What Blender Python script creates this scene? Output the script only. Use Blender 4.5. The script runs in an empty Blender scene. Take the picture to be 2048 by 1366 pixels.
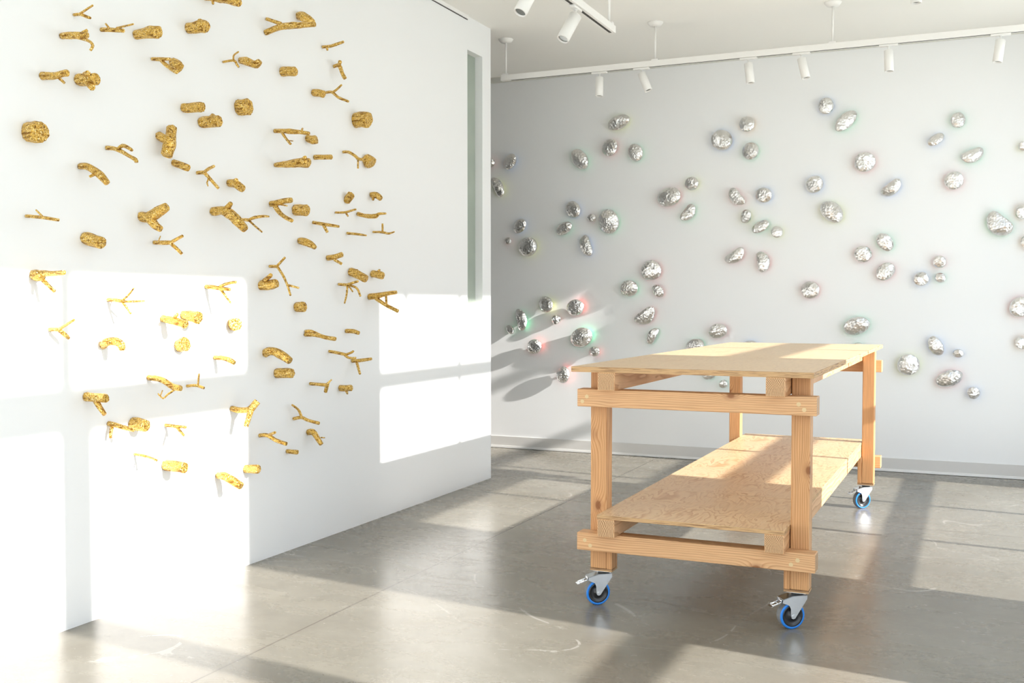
import bpy, bmesh, math, random
from mathutils import Vector, Matrix, noise
from mathutils.geometry import intersect_line_plane

# ------------------------------------------------------------------ camera
sc = bpy.context.scene
F, YAW, PITCH, CAMZ = 2087.0, 0.4187, 0.0360, 1.55
cam_d = bpy.data.cameras.new('camera')
cam_d.sensor_width = 36.0
cam_d.lens = 36.0 * F / 2048.0
cam_d.clip_start = 0.05
cam = bpy.data.objects.new('camera', cam_d)
sc.collection.objects.link(cam)
cam.location = (0, 0, CAMZ)
cam.rotation_euler = (math.pi / 2 - PITCH, 0, YAW)
sc.camera = cam

# ------------------------------------------------------------------ light
SUN_STRENGTH = 10.5
SKY_STRENGTH = 2.65
world = bpy.data.worlds.new('sky')
sc.world = world
world.use_nodes = True
wn = world.node_tree
wbg = wn.nodes['Background']
wbg.inputs['Strength'].default_value = SKY_STRENGTH
wco = wn.nodes.new('ShaderNodeTexCoord')
wsep = wn.nodes.new('ShaderNodeSeparateXYZ')
wn.links.new(wco.outputs['Generated'], wsep.inputs[0])
wr = wn.nodes.new('ShaderNodeValToRGB')
wr.color_ramp.elements[0].position = 0.0
wr.color_ramp.elements[0].color = (0.90, 0.96, 1.0, 1)
wr.color_ramp.elements[1].position = 0.75
wr.color_ramp.elements[1].color = (0.58, 0.77, 1.0, 1)
wn.links.new(wsep.outputs['Z'], wr.inputs[0])
wn.links.new(wr.outputs['Color'], wbg.inputs['Color'])

sun_d = bpy.data.lights.new('sun', 'SUN')
sun_d.energy = SUN_STRENGTH
sun_d.angle = math.radians(0.8)
sun_d.color = (1.0, 0.965, 0.92)
sun = bpy.data.objects.new('sun', sun_d)
sc.collection.objects.link(sun)
sun.rotation_euler = Vector((-1.0, 0.12, -0.40)).to_track_quat('-Z', 'Y').to_euler()
sun.location = (8, 2, 6)

sc.view_settings.view_transform = 'Standard'
sc.view_settings.look = 'None'
sc.view_settings.exposure = 0.10
sc.view_settings.gamma = 1.0
sc.view_settings.use_curve_mapping = False

# ------------------------------------------------------------------ helpers
_cp, _sp, _cy, _sy = math.cos(PITCH), math.sin(PITCH), math.cos(YAW), math.sin(YAW)
FWD = Vector((-_sy * _cp, _cy * _cp, -_sp))
RGT = Vector((_cy, _sy, 0))
UPV = RGT.cross(FWD)
EYE = Vector((0, 0, CAMZ))
LWX, BWY, CZ = -3.93, 10.20, 3.96          # left wall plane, back wall plane, ceiling


def at(px, py, ax, val):
    """world point on the axis-aligned plane seen at photo position px, py"""
    d = FWD + RGT * ((px - 1024.0) / F) - UPV * ((py - 683.0) / F)
    t = (val - EYE[ax]) / d[ax]
    return EYE + d * t


def depth(p):
    return (p - EYE).dot(FWD)


COL = sc.collection


def link(o, parent=None):
    COL.objects.link(o)
    if parent is not None:
        o.parent = parent
    return o


def tag(o, label=None, cat=None, group=None, kind=None):
    if label:
        o['label'] = label
    if cat:
        o['category'] = cat
    if group:
        o['group'] = group
    if kind:
        o['kind'] = kind
    return o


def empty(name, loc, rz=0.0):
    o = bpy.data.objects.new(name, None)
    o.empty_display_size = 0.1
    o.location = loc
    o.rotation_euler = (0, 0, rz)
    return link(o)


def mesh_obj(name, bm, mats, parent=None, smooth=False, loc=None):
    me = bpy.data.meshes.new(name)
    bmesh.ops.recalc_face_normals(bm, faces=bm.faces[:])
    bm.to_mesh(me)
    bm.free()
    if not isinstance(mats, (list, tuple)):
        mats = [mats]
    for m in mats:
        me.materials.append(m)
    if smooth:
        for p in me.polygons:
            p.use_smooth = True
    o = bpy.data.objects.new(name, me)
    if loc is not None:
        o.location = loc
    return link(o, parent)


def box(bm, x0, x1, y0, y1, z0, z1, mi=0):
    v = [bm.verts.new((x, y, z)) for x in (x0, x1) for y in (y0, y1) for z in (z0, z1)]
    fs = []
    for idx in ((0, 1, 3, 2), (4, 6, 7, 5), (0, 4, 5, 1), (2, 3, 7, 6), (0, 2, 6, 4), (1, 5, 7, 3)):
        f = bm.faces.new([v[i] for i in idx])
        f.material_index = mi
        fs.append(f)
    return v, fs


def bevel_all(bm, w, seg=2):
    bmesh.ops.remove_doubles(bm, verts=bm.verts[:], dist=1e-6)
    bmesh.ops.bevel(bm, geom=bm.edges[:], offset=w, segments=seg, affect='EDGES', profile=0.5)


def cyl(bm, p0, p1, r0, r1=None, seg=24, mi=0, cap=True):
    r1 = r0 if r1 is None else r1
    p0, p1 = Vector(p0), Vector(p1)
    ax = (p1 - p0).normalized()
    a = ax.orthogonal().normalized()
    b = ax.cross(a)
    rings = []
    for p, r in ((p0, r0), (p1, r1)):
        rings.append([bm.verts.new(p + (a * math.cos(2 * math.pi * i / seg) + b * math.sin(2 * math.pi * i / seg)) * r) for i in range(seg)])
    for i in range(seg):
        j = (i + 1) % seg
        f = bm.faces.new((rings[0][i], rings[0][j], rings[1][j], rings[1][i]))
        f.material_index = mi
        f.smooth = True
    if cap:
        for rg in (rings[0][::-1], rings[1]):
            f = bm.faces.new(rg)
            f.material_index = mi
    return rings


def lathe(bm, prof, origin, axis, seg=40, mi=0, cap=True):
    """prof: list of (radius, distance along axis)"""
    origin, axis = Vector(origin), Vector(axis).normalized()
    a = axis.orthogonal().normalized()
    b = axis.cross(a)
    rings = []
    for r, h in prof:
        rings.append([bm.verts.new(origin + axis * h + (a * math.cos(2 * math.pi * i / seg) + b * math.sin(2 * math.pi * i / seg)) * max(r, 1e-4)) for i in range(seg)])
    for k in range(len(rings) - 1):
        for i in range(seg):
            j = (i + 1) % seg
            f = bm.faces.new((rings[k][i], rings[k][j], rings[k + 1][j], rings[k + 1][i]))
            f.material_index = mi
            f.smooth = True
    for rg in (rings[0][::-1], rings[-1]) if cap else ():
        f = bm.faces.new(rg)
        f.material_index = mi


# ------------------------------------------------------------------ materials
def newmat(name):
    m = bpy.data.materials.new(name)
    m.use_nodes = True
    return m, m.node_tree.nodes, m.node_tree.links, m.node_tree.nodes['Principled BSDF']


def N(ns, typ, **kw):
    n = ns.new(typ)
    for k, v in kw.items():
        setattr(n, k, v)
    return n


def ramp(ns, stops, interp='LINEAR'):
    r = ns.new('ShaderNodeValToRGB')
    cr = r.color_ramp
    cr.interpolation = interp
    while len(cr.elements) < len(stops):
        cr.elements.new(0.5)
    for e, (p, c) in zip(cr.elements, stops):
        e.position = p
        e.color = (*c, 1) if len(c) == 3 else c
    return r


def mth(ns, ls, op, a, b=None):
    n = ns.new('ShaderNodeMath')
    n.operation = op
    for i, v in enumerate((a, b)):
        if v is None:
            continue
        if isinstance(v, (int, float)):
            n.inputs[i].default_value = v
        else:
            ls.new(v, n.inputs[i])
    return n.outputs[0]


def paint(name, col, rough=0.6, bump=0.02, spec=0.3):
    m, ns, ls, bs = newmat(name)
    tc = ns.new('ShaderNodeTexCoord')
    nz = N(ns, 'ShaderNodeTexNoise')
    nz.inputs['Scale'].default_value = 90
    nz.inputs['Detail'].default_value = 3
    ls.new(tc.outputs['Object'], nz.inputs['Vector'])
    bp = ns.new('ShaderNodeBump')
    bp.inputs['Strength'].default_value = bump
    bp.inputs['Distance'].default_value = 0.002
    ls.new(nz.outputs[0], bp.inputs['Height'])
    ls.new(bp.outputs[0], bs.inputs['Normal'])
    bs.inputs['Base Color'].default_value = (*col, 1)
    bs.inputs['Roughness'].default_value = rough
    bs.inputs['Specular IOR Level'].default_value = spec
    return m


def plain(name, col, rough=0.4, metal=0.0, spec=0.5):
    m, ns, ls, bs = newmat(name)
    tc = ns.new('ShaderNodeTexCoord')
    nz = N(ns, 'ShaderNodeTexNoise')
    nz.inputs['Scale'].default_value = 60
    nz.inputs['Detail'].default_value = 4
    ls.new(tc.outputs['Object'], nz.inputs['Vector'])
    rr = ramp(ns, [(0.3, (rough * 0.85,) * 3), (0.7, (min(1, rough * 1.15),) * 3)])
    ls.new(nz.outputs[0], rr.inputs[0])
    ls.new(rr.outputs[0], bs.inputs['Roughness'])
    bs.inputs['Base Color'].default_value = (*col, 1)
    bs.inputs['Metallic'].default_value = metal
    bs.inputs['Specular IOR Level'].default_value = spec
    return m


def concrete():
    m, ns, ls, bs = newmat('polished_concrete')
    geo = ns.new('ShaderNodeNewGeometry')
    sep = ns.new('ShaderNodeSeparateXYZ')
    ls.new(geo.outputs['Position'], sep.inputs[0])
    def nz(scale, det, rough=0.55, dist=0.0, vec=None):
        n = N(ns, 'ShaderNodeTexNoise')
        n.inputs['Scale'].default_value = scale
        n.inputs['Detail'].default_value = det
        n.inputs['Roughness'].default_value = rough
        n.inputs['Distortion'].default_value = dist
        ls.new(vec or geo.outputs['Position'], n.inputs['Vector'])
        return n.outputs[0]
    big = nz(0.9, 6, 0.6, 0.6)
    r1 = ramp(ns, [(0.3, (0.185, 0.167, 0.133)), (0.52, (0.225, 0.207, 0.170)), (0.72, (0.268, 0.251, 0.212))])
    ls.new(big, r1.inputs[0])
    mid = nz(7, 8, 0.7, 0.3)
    r2 = ramp(ns, [(0.3, (0.93,) * 3), (0.7, (1.06,) * 3)])
    ls.new(mid, r2.inputs[0])
    mx = N(ns, 'ShaderNodeMix', data_type='RGBA', blend_type='MULTIPLY')
    mx.inputs[0].default_value = 1
    ls.new(r1.outputs[0], mx.inputs[6])
    ls.new(r2.outputs[0], mx.inputs[7])
    # trowel streaks and pale scuffs
    mp = ns.new('ShaderNodeMapping')
    mp.inputs['Rotation'].default_value = (0, 0, 0.5)
    mp.inputs['Scale'].default_value = (1.0, 2.6, 1.0)
    ls.new(geo.outputs['Position'], mp.inputs[0])
    st = nz(1.6, 8, 0.7, 1.2, mp.outputs[0])
    r3 = ramp(ns, [(0.35, (0.96,) * 3), (0.62, (1.02,) * 3), (0.75, (1.07,) * 3)])
    ls.new(st, r3.inputs[0])
    mx2 = N(ns, 'ShaderNodeMix', data_type='RGBA', blend_type='MULTIPLY')
    mx2.inputs[0].default_value = 1
    ls.new(mx.outputs[2], mx2.inputs[6])
    ls.new(r3.outputs[0], mx2.inputs[7])
    # arcs of pale scuff: thin contour lines of a slow noise
    sc1 = nz(0.55, 2, 0.4, 0.9)
    c1 = mth(ns, ls, 'ABSOLUTE', mth(ns, ls, 'SUBTRACT', sc1, 0.55))
    c1 = mth(ns, ls, 'LESS_THAN', c1, 0.0022)
    br = nz(3.1, 6, 0.7)
    c1 = mth(ns, ls, 'MULTIPLY', c1, mth(ns, ls, 'GREATER_THAN', br, 0.53))
    c1 = mth(ns, ls, 'MULTIPLY', c1, 0.28)
    mx3 = N(ns, 'ShaderNodeMix', data_type='RGBA')
    ls.new(c1, mx3.inputs[0])
    ls.new(mx2.outputs[2], mx3.inputs[6])
    mx3.inputs[7].default_value = (0.68, 0.66, 0.62, 1)
    # saw-cut joints and a hairline crack
    wob = mth(ns, ls, 'MULTIPLY', mth(ns, ls, 'SUBTRACT', nz(14, 4), 0.5), 0.006)
    def line(coord, pos, w):
        d = mth(ns, ls, 'ABSOLUTE', mth(ns, ls, 'SUBTRACT', mth(ns, ls, 'ADD', coord, wob), pos))
        return mth(ns, ls, 'LESS_THAN', d, w)
    wy = mth(ns, ls, 'ADD', sep.outputs['Y'], mth(ns, ls, 'MULTIPLY', sep.outputs['X'], 0.012))
    j = line(sep.outputs['X'], -2.915, 0.0042)
    j = mth(ns, ls, 'MAXIMUM', j, mth(ns, ls, 'MULTIPLY', line(wy, 7.67, 0.0045), 0.8))
    j = mth(ns, ls, 'MAXIMUM', j, line(sep.outputs['Y'], 1.1, 0.004))
    mx4 = N(ns, 'ShaderNodeMix', data_type='RGBA')
    ls.new(mth(ns, ls, 'MULTIPLY', j, 0.85), mx4.inputs[0])
    ls.new(mx3.outputs[2], mx4.inputs[6])
    mx4.inputs[7].default_value = (0.09, 0.075, 0.06, 1)
    # tiny dark pits
    vo = N(ns, 'ShaderNodeTexVoronoi')
    vo.inputs['Scale'].default_value = 3.2
    ls.new(geo.outputs['Position'], vo.inputs['Vector'])
    pit = mth(ns, ls, 'LESS_THAN', vo.outputs['Distance'], 0.018)
    mx5 = N(ns, 'ShaderNodeMix', data_type='RGBA')
    ls.new(mth(ns, ls, 'MULTIPLY', pit, 0.6), mx5.inputs[0])
    ls.new(mx4.outputs[2], mx5.inputs[6])
    mx5.inputs[7].default_value = (0.12, 0.10, 0.08, 1)
    ls.new(mx5.outputs[2], bs.inputs['Base Color'])
    rr = ramp(ns, [(0.3, (0.19,) * 3), (0.7, (0.29,) * 3)])
    ls.new(st, rr.inputs[0])
    rg = mth(ns, ls, 'ADD', rr.outputs[0], mth(ns, ls, 'MULTIPLY', mid, 0.05))
    ls.new(rg, bs.inputs['Roughness'])
    bs.inputs['Specular IOR Level'].default_value = 0.36
    bp = ns.new('ShaderNodeBump')
    bp.inputs['Strength'].default_value = 0.06
    bp.inputs['Distance'].default_value = 0.004
    ls.new(mth(ns, ls, 'SUBTRACT', mid, j), bp.inputs['Height'])
    ls.new(bp.outputs[0], bs.inputs['Normal'])
    return m


def fir(name, rot, tint=(1, 1, 1), knots=0.0, end=False):
    """solid sawn fir: rings round an axis that runs along the member"""
    m, ns, ls, bs = newmat(name)
    tc = ns.new('ShaderNodeTexCoord')
    oi = ns.new('ShaderNodeObjectInfo')
    mp = ns.new('ShaderNodeMapping')
    mp.inputs['Rotation'].default_value = rot      # member axis -> Z
    ls.new(tc.outputs['Object'], mp.inputs[0])
    off = N(ns, 'ShaderNodeVectorMath', operation='SCALE')
    cmb = ns.new('ShaderNodeCombineXYZ')
    rnd = oi.outputs['Random']
    ls.new(mth(ns, ls, 'ADD', mth(ns, ls, 'MULTIPLY', rnd, 0.09), 0.045), cmb.inputs[0])
    ls.new(mth(ns, ls, 'SUBTRACT', 0.05, mth(ns, ls, 'MULTIPLY', rnd, 0.12)), cmb.inputs[1])
    ls.new(mth(ns, ls, 'MULTIPLY', rnd, 30.0), cmb.inputs[2])
    add = N(ns, 'ShaderNodeVectorMath', operation='ADD')
    ls.new(mp.outputs[0], add.inputs[0])
    ls.new(cmb.outputs[0], add.inputs[1])
    P = add.outputs[0]
    # knots: small balls of dark wood that also push the rings aside
    mpk = ns.new('ShaderNodeMapping')
    mpk.inputs['Scale'].default_value = (1, 1, 0.62)
    ls.new(P, mpk.inputs[0])
    kv = N(ns, 'ShaderNodeTexVoronoi')
    kv.inputs['Scale'].default_value = 5.0
    ls.new(mpk.outputs[0], kv.inputs['Vector'])
    kd = kv.outputs['Distance']
    kk = mth(ns, ls, 'MAXIMUM', mth(ns, ls, 'SUBTRACT', 0.36, kd), 0.0)
    kk = mth(ns, ls, 'MULTIPLY', mth(ns, ls, 'MULTIPLY', kk, kk), 0.30 * knots)
    # slow drift of the rings along the length
    mps = ns.new('ShaderNodeMapping')
    mps.inputs['Scale'].default_value = (8, 8, 1.3)
    ls.new(P, mps.inputs[0])
    dr = N(ns, 'ShaderNodeTexNoise')
    dr.inputs['Scale'].default_value = 1.0
    dr.inputs['Detail'].default_value = 2.5
    ls.new(mps.outputs[0], dr.inputs['Vector'])
    sep = ns.new('ShaderNodeSeparateXYZ')
    ls.new(P, sep.inputs[0])
    r2 = mth(ns, ls, 'ADD', mth(ns, ls, 'MULTIPLY', sep.outputs[0], sep.outputs[0]), mth(ns, ls, 'MULTIPLY', sep.outputs[1], sep.outputs[1]))
    r = mth(ns, ls, 'SQRT', r2)
    r = mth(ns, ls, 'ADD', r, mth(ns, ls, 'MULTIPLY', dr.outputs[0], 0.05))
    r = mth(ns, ls, 'ADD', r, kk)
    ph = mth(ns, ls, 'MULTIPLY', r, 150.0 if end else 105.0)
    fr = mth(ns, ls, 'FRACT', ph)
    if end:
        rings = ramp(ns, [(0.0, (0.66, 0.44, 0.25)), (0.45, (0.60, 0.38, 0.20)), (0.72, (0.22, 0.10, 0.045)), (0.92, (0.17, 0.075, 0.03)), (1.0, (0.64, 0.42, 0.24))])
    else:
        rings = ramp(ns, [(0.0, (0.70, 0.43, 0.23)), (0.5, (0.66, 0.39, 0.20)), (0.84, (0.49, 0.245, 0.105)), (0.95, (0.42, 0.195, 0.08)), (1.0, (0.68, 0.41, 0.22))])
    ls.new(fr, rings.inputs[0])
    base = ramp(ns, [(0.3, (0.69, 0.43, 0.23)), (0.7, (0.60, 0.335, 0.16))])
    ls.new(dr.outputs[0], base.inputs[0])
    mx = N(ns, 'ShaderNodeMix', data_type='RGBA')
    mx.inputs[0].default_value = 0.95 if end else 0.72
    ls.new(base.outputs[0], mx.inputs[6])
    ls.new(rings.outputs[0], mx.inputs[7])
    # fine fibre
    mpf = ns.new('ShaderNodeMapping')
    mpf.inputs['Scale'].default_value = (240, 240, 7)
    ls.new(P, mpf.inputs[0])
    fb = N(ns, 'ShaderNodeTexNoise')
    fb.inputs['Scale'].default_value = 1.0
    fb.inputs['Detail'].default_value = 2
    ls.new(mpf.outputs[0], fb.inputs['Vector'])
    fr2 = ramp(ns, [(0.3, (0.88,) * 3), (0.7, (1.08,) * 3)])
    ls.new(fb.outputs[0], fr2.inputs[0])
    mx2 = N(ns, 'ShaderNodeMix', data_type='RGBA', blend_type='MULTIPLY')
    mx2.inputs[0].default_value = 1
    ls.new(mx.outputs[2], mx2.inputs[6])
    ls.new(fr2.outputs[0], mx2.inputs[7])
    kr = ramp(ns, [(0.0, (1, 1, 1)), (0.06, (0.9,) * 3), (0.085, (0.35,) * 3), (0.16, (0, 0, 0))])
    ls.new(kv.outputs['Distance'], kr.inputs[0])
    mx3 = N(ns, 'ShaderNodeMix', data_type='RGBA')
    ls.new(mth(ns, ls, 'MULTIPLY', kr.outputs[0], knots), mx3.inputs[0])
    ls.new(mx2.outputs[2], mx3.inputs[6])
    mx3.inputs[7].default_value = (0.20, 0.065, 0.02, 1)
    mt = N(ns, 'ShaderNodeMix', data_type='RGBA', blend_type='MULTIPLY')
    mt.inputs[0].default_value = 1
    ls.new(mx3.outputs[2], mt.inputs[6])
    mt.inputs[7].default_value = (*tint, 1)
    ls.new(mt.outputs[2], bs.inputs['Base Color'])
    bs.inputs['Roughness'].default_value = 0.5
    bs.inputs['Specular IOR Level'].default_value = 0.3
    bp = ns.new('ShaderNodeBump')
    bp.inputs['Strength'].default_value = 0.15
    bp.inputs['Distance'].default_value = 0.001
    ls.new(fb.outputs[0], bp.inputs['Height'])
    ls.new(bp.outputs[0], bs.inputs['Normal'])
    return m


def ply_face(name, contrast):
    m, ns, ls, bs = newmat(name)
    tc = ns.new('ShaderNodeTexCoord')
    mp = ns.new('ShaderNodeMapping')
    mp.inputs['Scale'].default_value = (6.2, 2.0, 1)
    ls.new(tc.outputs['Object'], mp.inputs[0])
    n1 = N(ns, 'ShaderNodeTexNoise')
    n1.inputs['Scale'].default_value = 1.0
    n1.inputs['Detail'].default_value = 3.0
    n1.inputs['Roughness'].default_value = 0.5
    n1.inputs['Distortion'].default_value = 0.45
    ls.new(mp.outputs[0], n1.inputs['Vector'])
    fr = mth(ns, ls, 'FRACT', mth(ns, ls, 'MULTIPLY', n1.outputs[0], 13.0))
    rg = ramp(ns, [(0.0, (0.79, 0.57, 0.34)), (0.55, (0.76, 0.53, 0.30)), (0.82, (0.63, 0.38, 0.185)), (0.94, (0.58, 0.33, 0.145)), (1.0, (0.78, 0.56, 0.33))])
    ls.new(fr, rg.inputs[0])
    mpf = ns.new('ShaderNodeMapping')
    mpf.inputs['Scale'].default_value = (160, 6, 1)
    ls.new(tc.outputs['Object'], mpf.inputs[0])
    fb = N(ns, 'ShaderNodeTexNoise')
    fb.inputs['Scale'].default_value = 1.0
    ls.new(mpf.outputs[0], fb.inputs['Vector'])
    r2 = ramp(ns, [(0.3, (0.93,) * 3), (0.7, (1.05,) * 3)])
    ls.new(fb.outputs[0], r2.inputs[0])
    mx = N(ns, 'ShaderNodeMix', data_type='RGBA', blend_type='MULTIPLY')
    mx.inputs[0].default_value = 1
    pc = N(ns, 'ShaderNodeMix', data_type='RGBA')
    mk = N(ns, 'ShaderNodeTexNoise')
    mk.inputs['Scale'].default_value = 2.3
    mk.inputs['Detail'].default_value = 3
    ls.new(tc.outputs['Object'], mk.inputs['Vector'])
    mkr = ramp(ns, [(0.38, (0.25 * contrast,) * 3), (0.56, (contrast,) * 3)])
    ls.new(mk.outputs[0], mkr.inputs[0])
    ls.new(mkr.outputs[0], pc.inputs[0])
    pc.inputs[6].default_value = (0.74, 0.53, 0.32, 1)
    ls.new(rg.outputs[0], pc.inputs[7])
    ls.new(pc.outputs[2], mx.inputs[6])
    ls.new(r2.outputs[0], mx.inputs[7])
    ls.new(mx.outputs[2], bs.inputs['Base Color'])
    bs.inputs['Roughness'].default_value = 0.38
    bs.inputs['Specular IOR Level'].default_value = 0.5
    return m


def ply_edge():
    m, ns, ls, bs = newmat('plywood_edge')
    tc = ns.new('ShaderNodeTexCoord')
    sep = ns.new('ShaderNodeSeparateXYZ')
    ls.new(tc.outputs['Object'], sep.inputs[0])
    nz = N(ns, 'ShaderNodeTexNoise')
    nz.inputs['Scale'].default_value = 9
    nz.inputs['Detail'].default_value = 5
    ls.new(tc.outputs['Object'], nz.inputs['Vector'])
    z = mth(ns, ls, 'ADD', sep.outputs['Z'], mth(ns, ls, 'MULTIPLY', mth(ns, ls, 'SUBTRACT', nz.outputs[0], 0.5), 0.004))
    fr = mth(ns, ls, 'FRACT', mth(ns, ls, 'MULTIPLY', z, 145.0))
    rg = ramp(ns, [(0.0, (0.66, 0.45, 0.24)), (0.42, (0.60, 0.39, 0.20)), (0.5, (0.44, 0.25, 0.11)), (0.9, (0.52, 0.31, 0.14)), (1.0, (0.20, 0.09, 0.035))])
    ls.new(fr, rg.inputs[0])
    # voids in the core
    mp = ns.new('ShaderNodeMapping')
    mp.inputs['Scale'].default_value = (9, 9, 260)
    ls.new(tc.outputs['Object'], mp.inputs[0])
    vz = N(ns, 'ShaderNodeTexNoise')
    vz.inputs['Scale'].default_value = 1.0
    vz.inputs['Detail'].default_value = 3
    ls.new(mp.outputs[0], vz.inputs['Vector'])
    vr = ramp(ns, [(0.52, (0, 0, 0)), (0.60, (1, 1, 1))])
    ls.new(vz.outputs[0], vr.inputs[0])
    mx = N(ns, 'ShaderNodeMix', data_type='RGBA')
    ls.new(mth(ns, ls, 'MULTIPLY', vr.outputs[0], 0.7), mx.inputs[0])
    ls.new(rg.outputs[0], mx.inputs[6])
    mx.inputs[7].default_value = (0.16, 0.07, 0.03, 1)
    ls.new(mx.outputs[2], bs.inputs['Base Color'])
    bs.inputs['Roughness'].default_value = 0.7
    return m


def glitter():
    m, ns, ls, bs = newmat('gold_glitter')
    tc = ns.new('ShaderNodeTexCoord')
    vo = N(ns, 'ShaderNodeTexVoronoi')
    vo.inputs['Scale'].default_value = 340
    ls.new(tc.outputs['Object'], vo.inputs['Vector'])
    sepc = ns.new('ShaderNodeSeparateColor')
    ls.new(vo.outputs['Color'], sepc.inputs[0])
    rg = ramp(ns, [(0.0, (0.34, 0.16, 0.02)), (0.22, (0.60, 0.34, 0.055)), (0.75, (0.86, 0.56, 0.13)), (0.9, (0.97, 0.74, 0.28)), (1.0, (1.0, 0.92, 0.6))])
    ls.new(sepc.outputs[0], rg.inputs[0])
    # furrow shade painted into the gold as darker streaks along the bark
    nz = N(ns, 'ShaderNodeTexNoise')
    nz.inputs['Scale'].default_value = 1.0
    nz.inputs['Detail'].default_value = 3
    mpb = ns.new('ShaderNodeMapping')
    mpb.inputs['Scale'].default_value = (22, 95, 95)
    ls.new(tc.outputs['Object'], mpb.inputs[0])
    ls.new(mpb.outputs[0], nz.inputs['Vector'])
    r2 = ramp(ns, [(0.36, (0.42, 0.30, 0.18)), (0.47, (1, 1, 1))])
    ls.new(nz.outputs[0], r2.inputs[0])
    mx = N(ns, 'ShaderNodeMix', data_type='RGBA', blend_type='MULTIPLY')
    mx.inputs[0].default_value = 1
    ls.new(rg.outputs[0], mx.inputs[6])
    ls.new(r2.outputs[0], mx.inputs[7])
    ls.new(mx.outputs[2], bs.inputs['Base Color'])
    bs.inputs['Metallic'].default_value = 0.82
    bs.inputs['Roughness'].default_value = 0.38
    geo = ns.new('ShaderNodeNewGeometry')
    sub = N(ns, 'ShaderNodeVectorMath', operation='SUBTRACT')
    ls.new(vo.outputs['Color'], sub.inputs[0])
    sub.inputs[1].default_value = (0.5, 0.5, 0.5)
    scl = N(ns, 'ShaderNodeVectorMath', operation='SCALE')
    scl.inputs['Scale'].default_value = 0.95
    ls.new(sub.outputs[0], scl.inputs[0])
    bp = ns.new('ShaderNodeBump')
    bp.inputs['Strength'].default_value = 0.7
    bp.inputs['Distance'].default_value = 0.004
    ls.new(nz.outputs[0], bp.inputs['Height'])
    add = N(ns, 'ShaderNodeVectorMath', operation='ADD')
    ls.new(bp.outputs[0], add.inputs[0])
    ls.new(scl.outputs[0], add.inputs[1])
    nrm = N(ns, 'ShaderNodeVectorMath', operation='NORMALIZE')
    ls.new(add.outputs[0], nrm.inputs[0])
    ls.new(nrm.outputs[0], bs.inputs['Normal'])
    return m


def hammered():
    m, ns, ls, bs = newmat('hammered_metal')
    tc = ns.new('ShaderNodeTexCoord')
    oi = ns.new('ShaderNodeObjectInfo')
    ad = N(ns, 'ShaderNodeVectorMath', operation='ADD')
    ls.new(tc.outputs['Object'], ad.inputs[0])
    ls.new(mth(ns, ls, 'MULTIPLY', oi.outputs['Random'], 40), ad.inputs[1])
    big = N(ns, 'ShaderNodeTexVoronoi')
    big.inputs['Scale'].default_value = 9
    ls.new(ad.outputs[0], big.inputs['Vector'])
    sm = N(ns, 'ShaderNodeTexVoronoi')
    sm.inputs['Scale'].default_value = 50
    ls.new(ad.outputs[0], sm.inputs['Vector'])
    bp = ns.new('ShaderNodeBump')
    bp.inputs['Strength'].default_value = 0.75
    bp.inputs['Distance'].default_value = 0.006
    ls.new(sm.outputs['Distance'], bp.inputs['Height'])
    acc = bp.outputs[0]
    for src, k in ((big, 0.50), (sm, 0.16)):
        sub = N(ns, 'ShaderNodeVectorMath', operation='SUBTRACT')
        ls.new(src.outputs['Color'], sub.inputs[0])
        sub.inputs[1].default_value = (0.5, 0.5, 0.5)
        scl = N(ns, 'ShaderNodeVectorMath', operation='SCALE')
        scl.inputs['Scale'].default_value = k
        ls.new(sub.outputs[0], scl.inputs[0])
        add = N(ns, 'ShaderNodeVectorMath', operation='ADD')
        ls.new(acc, add.inputs[0])
        ls.new(scl.outputs[0], add.inputs[1])
        acc = add.outputs[0]
    nrm = N(ns, 'ShaderNodeVectorMath', operation='NORMALIZE')
    ls.new(acc, nrm.inputs[0])
    ls.new(nrm.outputs[0], bs.inputs['Normal'])
    bs.inputs['Base Color'].default_value = (0.80, 0.79, 0.775, 1)
    bs.inputs['Metallic'].default_value = 1.0
    bs.inputs['Roughness'].default_value = 0.34
    return m


def slit_glass():
    m, ns, ls, bs = newmat('frosted_green_glass')
    tc = ns.new('ShaderNodeTexCoord')
    nz = N(ns, 'ShaderNodeTexNoise')
    nz.inputs['Scale'].default_value = 3
    ls.new(tc.outputs['Object'], nz.inputs['Vector'])
    rg = ramp(ns, [(0.3, (0.36, 0.42, 0.36)), (0.7, (0.44, 0.50, 0.43))])
    ls.new(nz.outputs[0], rg.inputs[0])
    ls.new(rg.outputs[0], bs.inputs['Base Color'])
    bs.inputs['Roughness'].default_value = 0.35
    bs.inputs['Transmission Weight'].default_value = 0.15
    return m


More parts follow.
